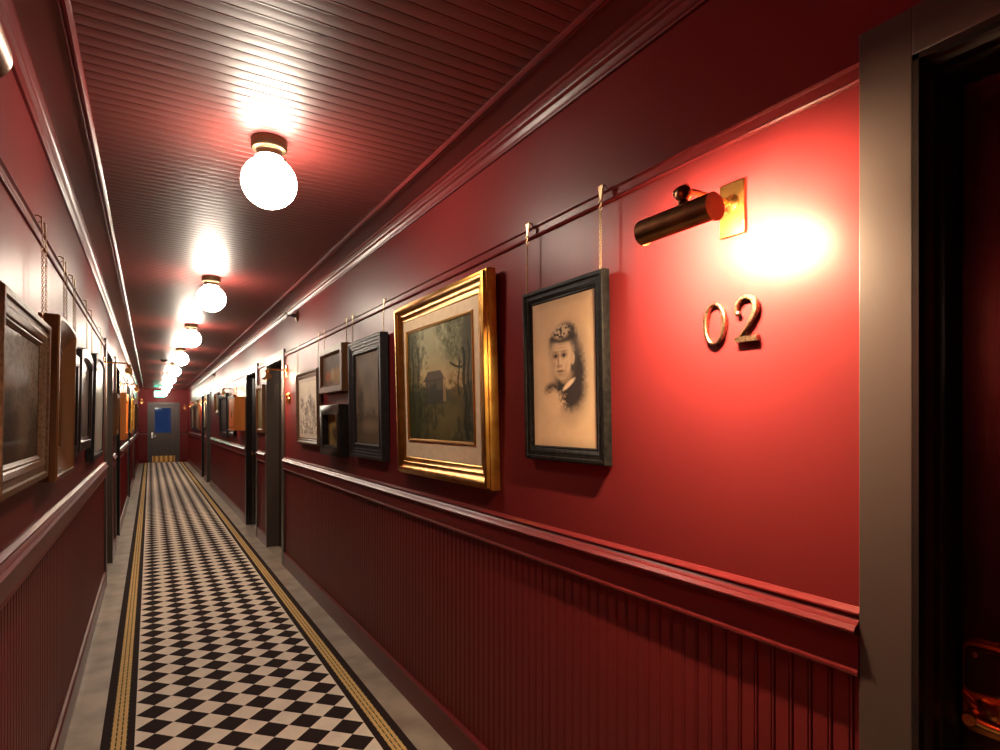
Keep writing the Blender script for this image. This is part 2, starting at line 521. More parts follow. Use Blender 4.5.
# ------------------------------------------------------------------ end door
ed = empty('door_%d' % (dn + 1), ((ED0 + ED1) / 2, YE, 0), 0, label='dark brown end door with a blue night window and brass kick plate', cat='door', kind='structure')
h = (ED1 - ED0) / 2
c = MB()
for s in (-1, 1): c.box(s * h, s * (h + 0.08), -0.02, 0, 0, EDH + 0.08)
c.box(-h, h, -0.02, 0, EDH, EDH + 0.08)
c.build('casing', M['taupe'], ed, bevel=0.002)
d = MB(); e = h - 0.004
wx0, wx1, wz0, wz1 = -0.285, 0.235, 1.03, 1.92
d.box(-e, wx0, 0.03, 0.075, 0.008, EDH - 0.004); d.box(wx1, e, 0.03, 0.075, 0.008, EDH - 0.004)
d.box(wx0, wx1, 0.03, 0.075, 0.008, wz0); d.box(wx0, wx1, 0.03, 0.075, wz1, EDH - 0.004)
M['brown'] = simple('brown_door_paint', (0.050, 0.034, 0.028), 0.35)
leaf = d.build('door_panel', M['brown'], ed, bevel=0.003)
g = MB(); g.box(wx0, wx1, 0.050, 0.056, wz0, wz1); g.build('pane', M['glass'], leaf)
b_ = MB()
for s in (wx0, wx1): b_.box(s - 0.012, s + 0.012, 0.022, 0.032, wz0 - 0.012, wz1 + 0.012)
for s in (wz0, wz1): b_.box(wx0 + 0.012, wx1 - 0.012, 0.022, 0.032, s - 0.012, s + 0.012)
b_.box(-e + 0.1, e - 0.1, 0.022, 0.031, 0.80, 0.84)
b_.build('moulding', M['brown'], leaf)
k = MB(); k.box(-e + 0.06, e - 0.06, 0.026, 0.031, 0.02, 0.235); k.build('kick_plate', M['kick'], leaf)
k = MB(); k.box(-e + 0.03, -e + 0.08, 0.022, 0.031, 0.86, 1.06)
k.tube([(-e + 0.055, 0.03, 0.93), (-e + 0.055, -0.03, 0.93), (-e + 0.075, -0.035, 0.93), (-e + 0.17, -0.035, 0.925)], 0.011, 10)
k.build('handle', M['steel'], leaf)

# ------------------------------------------------------------------ carpet runner
cp = MB(); cp.box(CX0, CX1, YB + 0.05, YE - 0.03, 0.0005, 0.010)
tag(cp.build('carpet_runner', M['carpet'], bevel=0.003), 'long black and cream diamond checked carpet runner with gold striped borders', 'carpet')

# ------------------------------------------------------------------ ceiling globe lights
names = ['nearest', 'second nearest', 'third', 'fourth', 'fifth', 'sixth', 'seventh', 'eighth', 'farthest']
GR = 0.103
proto = None
def globe_light(loc, label):
    t = empty('globe_ceiling_light', loc, 0, label=label, cat='ceiling light', group='globe lights along the ceiling')
    cn = MB()
    cn.lathe([(0.001, 0.0), (0.064, 0.0), (0.067, -0.004), (0.067, -0.034), (0.063, -0.040), (0.050, -0.043), (0.047, -0.047), (0.049, -0.066), (0.047, -0.072), (0.001, -0.072)], n=40)
    for a in (0.4, 2.5, 4.6):
        cn.lathe([(0.004, 0.050), (0.006, 0.056), (0.006, 0.062), (0.001, 0.064)], (0, 0, -0.067), 'x', 10)
    cn.build('canopy', M['canopy'], t)
    gl = MB()
    prof = []
    for i in range(25):
        a = math.radians(28 + (180 - 28) * i / 24)
        prof.append((max(GR * math.sin(a), 0.0005), GR * 0.96 * math.cos(a)))
    prof = [(0.050, GR * 0.96 * math.cos(math.radians(28)) + 0.01)] + prof
    gl.lathe(prof, (0, 0, -0.074 - 0.092), n=40)
    gl.build('globe', M['globe'], t, smooth=60)
    return t
def copy_tree(o, parent=None):
    c = o.copy(); COL.objects.link(c); c.parent = parent
    for ch in list(o.children): copy_tree(ch, c)
    return c
first = None
for i in range(9):
    lab = 'white glass globe light on the red ceiling, %s one along the corridor' % names[i]
    if first is None:
        first = globe_light((MID - 0.008, 2.45, ZC), lab)
    else:
        c = copy_tree(first); c.location = (MID - 0.008, 2.45 + 2.55 * i, ZC); c['label'] = lab

# ------------------------------------------------------------------ picture lights over the numbers
def picture_light(side, y, z, label):
    W = WR if side > 0 else WL
    t = empty('picture_light', (W, y, z), -side * PI / 2, label=label, cat='wall light', group='brass picture lights above the room numbers')
    p = MB(); p.box(-0.034, 0.034, -0.009, 0, -0.062, 0.062)
    p.build('wall_plate', M['brass'], t, bevel=0.002)
    a = MB()
    a.lathe([(0.020, -0.009), (0.020, -0.013), (0.014, -0.018), (0.010, -0.024)], (0, 0, 0.012), 'y', 24)
    a.tube([(0, -0.012, 0.012), (0, -0.07, 0.014), (0, -0.13, 0.014), (0, -0.176, 0.012)], 0.0065, 12)
    a.lathe([(0.001, -0.012), (0.009, -0.011), (0.010, 0.0), (0.009, 0.011), (0.001, 0.012)], (0, -0.166, 0.014), 'x', 16)
    a.build('arm', M['brass'], t)
    k = MB()
    k.sphere((0.018, -0.188, -0.006), 0.018)
    k.tube([(0.018, -0.188, -0.012), (0.018, -0.188, -0.034)], [0.009, 0.012], 14)
    k.sphere((-0.012, -0.176, 0.008), 0.0085)
    k.tube([(-0.012, -0.176, 0.007), (0.015, -0.186, 0.002)], 0.005, 10)
    k.build('swivel_knob', M['dbrass'], t)
    # half-open tube shade; the slot looks at the wall and down
    s = MB()
    R, half, cz, cy = 0.029, 0.099, -0.058, -0.188
    open_c = math.radians(-32); open_h = math.radians(66)
    n = 30
    arc = [open_c + open_h + (2 * PI - 2 * open_h) * i / n for i in range(n + 1)]
    outer = [(cy + R * math.cos(q), cz + R * math.sin(q)) for q in arc]
    inner = [(cy + (R - 0.0018) * math.cos(q), cz + (R - 0.0018) * math.sin(q)) for q in arc]
    s.prism(outer + inner[::-1], lambda p_, x: (x, p_[0], p_[1]), -half, half)
    for e0 in (-1, 1):
        full_c = [(cy + R * math.cos(2 * PI * i / 36), cz + R * math.sin(2 * PI * i / 36)) for i in range(36)]
        s.prism(full_c, lambda p_, x: (x, p_[0], p_[1]), e0 * (half - 0.0005), e0 * (half + 0.002))
    s.build('lamp_shade', M['dbrass'], t)
    b = MB()
    b.lathe([(0.002, -0.075), (0.010, -0.070), (0.012, -0.060), (0.012, 0.060), (0.010, 0.070), (0.002, 0.075)], (0, cy, cz), 'x', 14)
    b.build('bulb', M['bulb'], t)
    return t
PL = [(1, 0.90, 1.94, 'brass picture light above the brass numerals 02 on the right wall'),
      (-1, 0.72, 1.90, 'brass picture light near the left edge of the view, opposite the numerals 02'),
      (1, 6.10, 1.94, 'brass picture light on the right wall beside the taupe framed doorway'),
      (-1, 6.10, 1.94, 'brass picture light on the left wall past the grey glazed picture'),
      (1, 10.1, 1.94, 'brass picture light above the orange wall box on the right'),
      (-1, 9.5, 1.94, 'brass picture light above the orange wooden frame on the left wall'),
      (1, 15.8, 1.94, 'brass picture light between the two farthest doorways on the right'),
      (-1, 15.7, 1.94, 'brass picture light on the left wall just before its farthest doorway'),
      (1, 17.45, 1.94, 'brass picture light just past the farthest doorway on the right'),
      (1, 22.0, 1.94, 'brass picture light on the right wall nearest the end door')]
p0 = None
for sd, y, z, lab in PL:
    if p0 is None:
        p0 = picture_light(sd, y, z, lab)
    else:
        c = copy_tree(p0); c.location = (WR if sd > 0 else WL, y, z); c.rotation_euler = (0, 0, -sd * PI / 2); c['label'] = lab
        for ch in c.children:
            if ch.name.startswith('bulb') and y > 2:
                ch.material_slots[0].link = 'OBJECT'; ch.material_slots[0].material = M['bulb_low']

# ------------------------------------------------------------------ room numerals
def stroke(pts, wid, closed=False):
    n = len(pts); L_, R_ = [], []
    for i in range(n):
        a = Vector(pts[(i - 1) % n] if closed else pts[max(i - 1, 0)]); b = Vector(pts[(i + 1) % n] if closed else pts[min(i + 1, n - 1)])
        t = (b - a).normalized(); nn = Vector((-t.y, t.x)); w = wid[i] / 2
        p = Vector(pts[i]); L_.append(p + nn * w); R_.append(p - nn * w)
    return L_, R_
def slab_from(mb, L_, R_, y0, y1, closed):
    n = len(L_); v = []
    b_ = 0.0022
    for i in range(n):
        l, r = L_[i], R_[i]
        d = (r - l); dl = d.length or 1; u = d / dl * min(b_, dl * 0.3)
        v += [(l.x, y0, l.y), (l.x, y1 + 0.002, l.y), ((l + u).x, y1, (l + u).y), ((r - u).x, y1, (r - u).y), (r.x, y1 + 0.002, r.y), (r.x, y0, r.y)]
    f = []
    for i in range(n if closed else n - 1):
        j = (i + 1) % n
        for k in range(6):
            k2 = (k + 1) % 6
            f.append((i * 6 + k, i * 6 + k2, j * 6 + k2, j * 6 + k))
    if not closed:
        f += [tuple(range(6))[::-1], tuple(range((n - 1) * 6, n * 6))]
    mb.add(v, f)
def numeral(ch, side, y, z, hgt, label, mat=None, dz=0.0):
    W = WR if side > 0 else WL
    mb = MB(); s = hgt
    Y0, Y1 = -0.003, -0.014
    if ch == '0':
        pts = [(0.262 * s * math.cos(a), 0.5 * s + 0.455 * s * math.sin(a)) for a in [2 * PI * i / 40 for i in range(40)]]
        wid = [s * (0.055 + 0.055 * abs(math.cos(2 * PI * i / 40)) ** 1.5) for i in range(40)]
        L_, R_ = stroke(pts, wid, True); slab_from(mb, L_, R_, Y0, Y1, True)
    elif ch == '2':
        pts, wid = [], []
        for i in range(22):
            a = math.radians(200 - 230 * i / 21)
            pts.append((0.225 * s * math.cos(a) * 1.05, 0.70 * s + 0.245 * s * math.sin(a))); wid.append(s * (0.075 + 0.05 * max(0, math.sin((i - 8) / 13 * PI / 2)) if i > 8 else s and 0.075) if True else 0)
        for k, (x, zz, w) in enumerate(((0.165, 0.50, 0.11), (0.08, 0.36, 0.085), (-0.03, 0.24, 0.065), (-0.14, 0.13, 0.05), (-0.225, 0.055, 0.045))):
            pts.append((x * s, zz * s)); wid.append(w * s)
        L_, R_ = stroke(pts, wid); slab_from(mb, L_, R_, Y0, Y1, False)
        mb.sphere((pts[0][0] + 0.02 * s, (Y0 + Y1) / 2, pts[0][1] - 0.0 * s), 0.065 * s, 14, 10, (1, 0.75, 1))
        mb.box(-0.255 * s, 0.29 * s, Y1, Y0, 0.0, 0.115 * s)
    elif ch == '3':
        pts = [(0.22 * s * math.cos(a), 0.74 * s + 0.22 * s * math.sin(a)) for a in [math.radians(160 - 240 * i / 18) for i in range(19)]]
        pts += [(0.26 * s * math.cos(a), 0.27 * s + 0.25 * s * math.sin(a)) for a in [math.radians(80 - 250 * i / 18) for i in range(19)]]
        L_, R_ = stroke(pts, [s * 0.10] * len(pts)); slab_from(mb, L_, R_, Y0, Y1, False)
    # two short pins hold the numeral off the wall
    for px, pz in ((0.0, 0.93), (0.0, 0.06)):
        mb.lathe([(0.002, 0.0), (0.002, -0.006)], (px * s, 0, pz * s), 'y', 8)
    o = mb.build('door_numeral', mat or M['hammered'], smooth=30)
    o.location = (W, y, z); o.rotation_euler = (0, 0, -side * PI / 2)
    tag(o, label, 'number', 'room numerals on the right wall')
numeral('0', 1, 0.948, 1.629, 0.104, 'hammered bronze numeral 0 under the nearest right picture light')
numeral('2', 1, 0.862, 1.629, 0.107, 'hammered bronze numeral 2 beside the room door edge')
numeral('0', 1, 6.045, 1.62, 0.104, 'small brass numeral farther down the right wall, first of its pair', M['brass'])
numeral('3', 1, 5.955, 1.62, 0.104, 'small brass numeral farther down the right wall, second of its pair', M['brass'])

# ------------------------------------------------------------------ artworks
rng = np.random.default_rng(5)
def vnoise(u, v, sx, sy, seed=0, oct=4):
    r = np.zeros_like(u); amp = 1; tot = 0
    for o in range(oct):
        gx, gy = max(2, int(sx * 2 ** o)), max(2, int(sy * 2 ** o))
        g = np.random.default_rng(seed * 31 + o).random((gy + 2, gx + 2))
        x = np.clip(u, 0, 0.9999) * gx; yv = np.clip(v, 0, 0.9999) * gy
        i, j = x.astype(int), yv.astype(int); fx, fy = x - i, yv - j
        fx = fx * fx * (3 - 2 * fx); fy = fy * fy * (3 - 2 * fy)
        r += amp * ((g[j, i] * (1 - fx) + g[j, i + 1] * fx) * (1 - fy) + (g[j + 1, i] * (1 - fx) + g[j + 1, i + 1] * fx) * fy)
        tot += amp; amp *= 0.5
    return r / tot
def lerp(a, b, m): return a * (1 - m[..., None]) + np.array(b) * m[..., None]
def ell(u, t, cx, cy, rx, ry, soft=0.15, rot=0.0):
    dx, dy = u - cx, t - cy
    c, s = math.cos(rot), math.sin(rot)
    a, b = (dx * c + dy * s) / rx, (-dx * s + dy * c) / ry
    d = np.sqrt(a * a + b * b)
    return np.clip((1 + soft - d) / (2 * soft), 0, 1)
def sstep(a, b, x):
    t = np.clip((x - a) / (b - a), 0, 1); return t * t * (3 - 2 * t)

# every painter takes u (0 left .. 1 right) and t (0 top .. 1 bottom)
def portrait(u, t):
    edge = np.minimum(np.minimum(u, 1 - u), np.minimum(t, 1 - t) * 1.3)
    t = t - 0.028; u = u - 0.01
    n = vnoise(u, t, 6, 8, 1); n2 = vnoise(u, t, 40, 60, 2, 2)
    c = np.ones(u.shape + (3,)) * np.array((0.54, 0.385, 0.235))
    c *= (0.9 + 0.2 * n)[..., None]
    c *= (0.82 + 0.18 * sstep(0, 0.10, edge))[..., None]
    dk, md = (0.045, 0.036, 0.034), (0.16, 0.12, 0.10)
    w = (n2 - 0.5) * 0.05
    # soft halo of shade behind the head and shoulder
    c = lerp(c, md, 0.75 * ell(u, t, 0.62, 0.47, 0.26, 0.27, 0.45))
    # dark dress and veil falling on the sitter's shoulder
    body = np.maximum(ell(u + w, t, 0.60, 0.58, 0.23, 0.15, 0.25), ell(u + w, t, 0.70, 0.50, 0.13, 0.20, 0.35))
    body = np.maximum(body, 0.95 * ell(u + w, t, 0.33, 0.585, 0.13, 0.05, 0.35))
    body *= sstep(0.78, 0.69, t + (n2 - 0.5) * 0.12)
    c = lerp(c, dk, body)
    c = lerp(c, (0.58, 0.41, 0.25), ell(u + (n2 - 0.5) * 0.16, t + (n - 0.5) * 0.10, 0.34, 0.66, 0.16, 0.085, 0.3) * 0.95)
    # hair / cap
    c = lerp(c, dk, ell(u + w, t, 0.49, 0.285, 0.205, 0.125, 0.18))
    c = lerp(c, dk, ell(u + w, t, 0.53, 0.225, 0.175, 0.080, 0.2))
    c = lerp(c, (0.09, 0.075, 0.07), ell(u + w, t, 0.60, 0.33, 0.12, 0.16, 0.3) * 0.8)
    # neck and face
    c = lerp(c, (0.30, 0.20, 0.12), ell(u, t, 0.53, 0.49, 0.10, 0.06, 0.2))
    hair = ell(u + w, t, 0.475, 0.345, 0.195, 0.120, 0.15)
    c = lerp(c, (0.42, 0.32, 0.22), hair * 0.85)
    face = np.maximum(ell(u, t, 0.475, 0.365, 0.170, 0.115, 0.07), ell(u, t, 0.485, 0.425, 0.135, 0.095, 0.08))
    c = lerp(c, (0.57, 0.41, 0.26), face)
    c = lerp(c, (0.33, 0.22, 0.14), face * sstep(0.42, 0.30, u) * 0.7)
    c = lerp(c, (0.36, 0.25, 0.16), ell(u, t, 0.50, 0.49, 0.13, 0.03, 0.5) * 0.7)
    c = lerp(c, (0.50, 0.36, 0.23), ell(u, t, 0.65, 0.385, 0.035, 0.04, 0.2))     # ear
    for ex in (0.385, 0.515):
        c = lerp(c, (0.16, 0.10, 0.07), ell(u, t, ex, 0.355, 0.052, 0.018, 0.5) * 0.9)
        c = lerp(c, (0.03, 0.025, 0.02), ell(u, t, ex, 0.358, 0.018, 0.010, 0.3))
        c = lerp(c, (0.20, 0.14, 0.10), ell(u, t, ex, 0.330, 0.055, 0.007, 0.6) * 0.7)
    c = lerp(c, (0.25, 0.16, 0.10), ell(u, t, 0.425, 0.395, 0.016, 0.045, 0.5) * 0.75)
    c = lerp(c, (0.20, 0.12, 0.08), ell(u, t, 0.445, 0.428, 0.040, 0.010, 0.5) * 0.8)
    c = lerp(c, (0.62, 0.46, 0.30), ell(u, t, 0.455, 0.395, 0.014, 0.035, 0.5) * 0.6)
    c = lerp(c, (0.12, 0.07, 0.05), ell(u, t, 0.455, 0.462, 0.060, 0.008, 0.5) * 0.9)
    c = lerp(c, (0.28, 0.18, 0.12), ell(u, t, 0.455, 0.485, 0.045, 0.008, 0.5) * 0.6)
    # dark band over the brow, and a spray of pale flowers
    c = lerp(c, dk, ell(u + w, t, 0.50, 0.240, 0.19, 0.035, 0.25) * 0.9)
    for sx, tx, rx, ry, q in ((0.36, 0.42, 0.012, 0.03, 0.5), (0.40, 0.435, 0.010, 0.022, -0.5), (0.55, 0.435, 0.010, 0.030, 0.5), (0.47, 0.285, 0.10, 0.005, 0), (0.47, 0.305, 0.09, 0.004, 0),
                              (0.385, 0.377, 0.04, 0.005, 0.2), (0.52, 0.377, 0.04, 0.005, -0.2)):
        c = lerp(c, (0.24, 0.15, 0.10), ell(u, t, sx, tx, rx, ry, 0.6, q) * 0.42)
    fl_ = ell(u, t, 0.47, 0.195, 0.135, 0.050, 0.25) * sstep(0.34, 0.46, vnoise(u, t, 40, 56, 9, 2))
    c = lerp(c, (0.52, 0.41, 0.27), fl_ * 0.85)
    # white collar
    c = lerp(c, (0.66, 0.53, 0.36), ell(u, t, 0.585, 0.555, 0.10, 0.018, 0.25, -0.35))
    return c

def landscape(u, t):
    n = vnoise(u, t, 5, 5, 3, 5); n2 = vnoise(u, t, 22, 22, 4, 3); n3 = vnoise(u, t, 60, 50, 5, 2)
    sky = lerp(np.ones(u.shape + (3,)) * np.array((0.27, 0.26, 0.15)), (0.36, 0.25, 0.11), sstep(0.15, 0.55, t))
    c = sky * (0.75 + 0.5 * n)[..., None]
    # ground
    ground = np.ones(u.shape + (3,)) * np.array((0.060, 0.052, 0.018)) * (0.55 + 0.9 * n2)[..., None]
    ground = lerp(ground, (0.11, 0.085, 0.032), ell(u, t, 0.62, 0.80, 0.22, 0.16, 0.6, -0.3) * 0.6)
    g = sstep(0.58, 0.64, t + (n - 0.5) * 0.12)
    c = c * (1 - g[..., None]) + ground * g[..., None]
    dk = (0.020, 0.020, 0.010)
    # distant hedge and the house
    c = lerp(c, (0.050, 0.048, 0.022), sstep(0.50, 0.56, t + (n2 - 0.5) * 0.2) * sstep(0.70, 0.62, t))
    house = ((u > 0.30) & (u < 0.58) & (t > 0.47) & (t < 0.68)).astype(float)
    roof = ((t > 0.40) & (t < 0.48) & (np.abs(u - 0.44) < 0.10 + (t - 0.40) * 0.9)).astype(float)
    c = lerp(c, (0.040, 0.036, 0.026), house * 0.9); c = lerp(c, (0.055, 0.043, 0.034), roof * 0.9)
    c = lerp(c, (0.24, 0.16, 0.075), ((u > 0.575) & (u < 0.615) & (t > 0.47) & (t < 0.66)).astype(float) * 0.8)
    # foliage masses, left and right
    left = sstep(0.34, 0.16, u + (n2 - 0.5) * 0.25) * sstep(0.0, 0.12, t + n * 0.1)
    c = lerp(c, (0.028, 0.032, 0.013), left * (0.65 + 0.35 * n3))
    right = ell(u + (n2 - 0.5) * 0.3, t + (n2 - 0.5) * 0.3, 0.86, 0.16, 0.32, 0.24, 0.3)
    c = lerp(c, (0.040, 0.046, 0.018), right * (0.55 + 0.45 * n3))
    c = lerp(c, (0.13, 0.075, 0.024), ell(u + (n2 - 0.5) * 0.2, t, 0.76, 0.52, 0.12, 0.12, 0.6) * n3 * 1.1)
    c = lerp(c, (0.050, 0.044, 0.028), sstep(0.80, 0.92, u + (n2 - 0.5) * 0.15) * 0.85)
    # trunks
    def trunk(x, t0, t1, w, lean=0.0):
        xx = x + lean * (t - t0) + 0.012 * np.sin(t * 19 + x * 9)
        return ((np.abs(u - xx) < w * (0.6 + 0.5 * t)) & (t > t0) & (t < t1)).astype(float)
    for a in ((0.09, 0.1, 0.85, 0.014), (0.18, 0.15, 0.8, 0.010, 0.02), (0.86, 0.25, 0.97, 0.022, 0.05), (0.80, 0.33, 0.62, 0.011), (0.93, 0.2, 0.9, 0.010), (0.46, 0.62, 0.86, 0.006), (0.28, 0.5, 0.8, 0.006)):
        c = lerp(c, dk, trunk(*a) * 0.9)
    br = ((np.abs(t - (0.34 + 0.06 * np.sin((u - 0.66) * 9))) < 0.010) & (u > 0.68) & (u < 0.86)).astype(float)
    c = lerp(c, dk, br * 0.9)
    # figures of low shrubs on the lawn
    c = lerp(c, dk, (vnoise(u, t, 14, 8, 12, 2) > 0.60).astype(float) * sstep(0.62, 0.75, t) * 0.5)
    return c * 1.15

def sketch(u, t):
    n = vnoise(u, t, 5, 6, 21); n2 = vnoise(u, t, 24, 30, 22, 3)
    c = np.ones(u.shape + (3,)) * np.array((0.76, 0.67, 0.54)) * (0.85 + 0.25 * n)[..., None]
    ink = (0.13, 0.10, 0.08)
    m = np.zeros_like(u)
    for cx, cy, rx, ry in ((0.66, 0.42, 0.10, 0.16), (0.42, 0.55, 0.10, 0.16), (0.84, 0.55, 0.10, 0.2), (0.15, 0.42, 0.10, 0.12)):
        m = np.maximum(m, ell(u + (n2 - 0.5) * 0.25, t + (n2 - 0.5) * 0.2, cx, cy, rx, ry, 0.3))
    m = np.maximum(m, ((np.abs(u - 0.66) < 0.015) & (t > 0.25) & (t < 0.45)).astype(float))
    m = np.maximum(m, sstep(0.60, 0.75, t) * (n2 > 0.48) * 0.8)
    return lerp(c, ink, m * (0.45 + 0.5 * n2))

def dusk_river(u, t):
    n = vnoise(u, t, 4, 4, 31, 5); n2 = vnoise(u, t, 18, 18, 32)
    c = lerp(np.ones(u.shape + (3,)) * np.array((0.24, 0.19, 0.14)), (0.17, 0.13, 0.085), sstep(0.2, 0.9, t)) * (0.7 + 0.6 * n)[..., None]
    c = lerp(c, (0.10, 0.075, 0.05), sstep(0.62, 0.70, t + (n2 - 0.5) * 0.2) * 0.8)
    c = lerp(c, (0.28, 0.20, 0.12), ell(u, t, 0.55, 0.80, 0.35, 0.06, 0.6) * 0.6)
    return lerp(c, (0.05, 0.04, 0.03), ell(u + (n2 - 0.5) * 0.2, t, 0.2, 0.6, 0.12, 0.25, 0.4) * 0.7)

def still_life(u, t):
    n = vnoise(u, t, 4, 4, 41, 5); n2 = vnoise(u, t, 14, 14, 42)
    c = np.ones(u.shape + (3,)) * np.array((0.12, 0.085, 0.06)) * (0.6 + 0.8 * n)[..., None]
    c = lerp(c, (0.34, 0.19, 0.06), ell(u + (n2 - 0.5) * 0.2, t, 0.75, 0.72, 0.3, 0.25, 0.4) * 0.9)
    c = lerp(c, (0.40, 0.12, 0.05), ell(u, t, 0.28, 0.70, 0.14, 0.18, 0.3) * 0.8)
    return lerp(c, (0.42, 0.28, 0.12), ell(u, t, 0.52, 0.66, 0.1, 0.2, 0.3) * 0.7)

def hillside(u, t):
    n = vnoise(u, t, 4, 5, 51, 5); n2 = vnoise(u, t, 16, 16, 52)
    c = np.ones(u.shape + (3,)) * np.array((0.25, 0.165, 0.06)) * (0.6 + 0.7 * n)[..., None]
    c = lerp(c, (0.035, 0.03, 0.02), ell(u + (n2 - 0.5) * 0.3, t, 0.6, 0.62, 0.3, 0.25, 0.4) * 0.9)
    return lerp(c, (0.33, 0.25, 0.11), sstep(0.3, 0.1, t) * 0.6)

def old_print(u, t):
    n = vnoise(u, t, 5, 7, 61, 5); n2 = vnoise(u, t, 30, 40, 62, 3)
    c = lerp(np.ones(u.shape + (3,)) * np.array((0.25, 0.19, 0.135)), (0.085, 0.055, 0.034), sstep(0.25, 0.75, t + (n - 0.5) * 0.5))
    c = lerp(c, (0.055, 0.035, 0.022), (n2 > 0.56).astype(float) * 0.6)
    c = lerp(c, (0.21, 0.145, 0.09), ell(u + (n2 - 0.5) * 0.15, t, 0.60, 0.72, 0.14, 0.25, 0.4, 0.3) * 0.7)
    return 0.65 * lerp(c, (0.04, 0.026, 0.018), ell(u + (n2 - 0.5) * 0.15, t, 0.22, 0.65, 0.12, 0.3, 0.5) * 0.7)

def make_dark(seed, base, hi):
    def f(u, t):
        n = vnoise(u, t, 4, 4, seed, 5); n2 = vnoise(u, t, 14, 14, seed + 1)
        c = np.ones(u.shape + (3,)) * np.array(base) * (0.6 + 0.8 * n)[..., None]
        c = lerp(c, hi, ell(u + (n2 - 0.5) * 0.3, t, 0.5, 0.45, 0.28, 0.32, 0.5) * 0.7)
        return c
    return f

def art_mesh(name, w, h, z0, y, fn, nx, nz, mat, parent, rot):
    me = bpy.data.meshes.new(name)
    us = np.linspace(0, 1, nx); ts = np.linspace(0, 1, nz)
    U, T = np.meshgrid(us, ts)
    col = np.clip(fn(U, T), 0, 1)
    v = np.stack([(U - 0.5) * w, np.full_like(U, y), z0 + (1 - T) * h], -1).reshape(-1, 3)
    f = []
    for j in range(nz - 1):
        for i in range(nx - 1):
            a = j * nx + i
            f.append((a, a + nx, a + nx + 1, a + 1))
    me.from_pydata(v.tolist(), [], f)
    ca = me.color_attributes.new('paint', 'FLOAT_COLOR', 'POINT')
    rgba = np.concatenate([col, np.ones(col.shape[:2] + (1,))], -1).astype(np.float32).reshape(-1)
    ca.data.foreach_set('color', rgba)
    me.materials.append(mat)
    o = bpy.data.objects.new(name, me); COL.objects.link(o)
    o.parent = parent; o.rotation_euler = rot
    return o

# moulding profiles: (inwards from the outer edge, out from the wall) as fractions of (width, depth)
PROF = {
    'flat': [(0, 0), (0, 0.85), (0.08, 1.0), (0.75, 1.0), (0.85, 0.88), (1.0, 0.80), (1.0, 0)],
    'ogee': [(0, 0), (0, 0.55), (0.04, 0.70), (0.10, 0.72), (0.14, 0.95), (0.22, 1.0), (0.32, 0.97), (0.42, 0.82), (0.52, 0.70), (0.62, 0.68), (0.68, 0.74), (0.74, 0.66), (0.86, 0.58), (0.92, 0.60), (1.0, 0.52), (1.0, 0)],
    'steps': [(0, 0), (0, 0.9), (0.06, 1.0), (0.20, 1.0), (0.22, 0.90), (0.40, 0.90), (0.42, 0.80), (0.60, 0.80), (0.62, 0.70), (0.80, 0.70), (0.82, 0.78), (0.92, 0.78), (1.0, 0.6), (1.0, 0)],
    'bevel': [(0, 0), (0, 0.92), (0.05, 1.0), (0.16, 1.0), (0.20, 0.94), (0.85, 0.40), (0.90, 0.44), (0.96, 0.42), (1.0, 0.32), (1.0, 0)],
    'box': [(0, 0), (0, 0.97), (0.04, 1.0), (0.90, 1.0), (1.0, 0.96), (1.0, 0)],
    'beaded': [(0, 0), (0, 0.80), (0.06, 0.96), (0.16, 1.0), (0.26, 0.94), (0.30, 0.78), (0.38, 0.74), (0.58, 0.86), (0.74, 0.72), (0.80, 0.60), (0.88, 0.66), (1.0, 0.50), (1.0, 0)],
}
def sweep_frame(w, h, fw, dep, prof, arch=0.0):
    """mitred moulding around a w x h opening, standing from z=0 to h, y from 0 (wall side) to -dep"""
    mb = MB()
    P = PROF[prof]
    def loop(a, b):
        x, z0, z1 = w / 2 - a, a, h - a
        pts = [(-x, z0), (x, z0), (x, z1)]
        if arch:
            for k in range(1, 12):
                q = k / 12
                pts.append((x - 2 * x * q, z1 + (arch * (math.sin(PI * q)) ** 0.7)))
        pts.append((-x, z1))
        return [(p[0], -b, p[1]) for p in pts]
    loops = [loop(a * fw, b * dep) for a, b in P]
    n = len(loops[0])
    v = [p for l in loops for p in l]; f = []
    m_ = len(loops)
    for i in range(m_ - 1):
        for k in range(n):
            k2 = (k + 1) % n
            f.append((i * n + k, i * n + k2, (i + 1) * n + k2, (i + 1) * n + k))
    for k in range(n):
        k2 = (k + 1) % n
        f.append(((m_ - 1) * n + k, (m_ - 1) * n + k2, k2, k))
    mb.add(v, f)
    return mb

def chain_mesh(L):
    """oval links alternately turned, hanging down from z=0 to z=-L"""
    mb = MB(); pitch = 0.0085; z = 0.0; k = 0
    while z < L - 0.004:
        pts = []
        for q in range(8):
            a = 2 * PI * q / 8
            c, s = 0.0032 * math.cos(a), 0.0062 * math.sin(a)
            pts.append((c, 0, s - z - 0.005) if k % 2 == 0 else (0, c, s - z - 0.005))
        mb.tube(pts, 0.0011, 5, True)
        z += pitch; k += 1
    return mb

def hook_mesh():
    mb = MB()
    # brass clip over the picture rail, then an S hook
    mb.prism([(-0.011, 0.020), (0.011, 0.020), (0.004, -0.018), (-0.004, -0.018)], lambda p, t: (p[0], t, p[1]), -0.004, 0.0)
    mb.tube([(0, 0, 0.018), (0, 0.006, 0.024), (0, 0.014, 0.024), (0, 0.020, 0.018)], 0.0022, 6)
    pts = []
    for i in range(9):
        a = math.radians(200 - 250 * i / 8); pts.append((0.006 * math.cos(a), -0.004, -0.026 + 0.006 * math.sin(a)))
    for i in range(9):
        a = math.radians(130 + 220 * i / 8); pts.append((0.006 * math.cos(a) + 0.002, -0.004, -0.045 + 0.007 * math.sin(a)))
    mb.tube(pts, 0.0016, 6)
    return mb

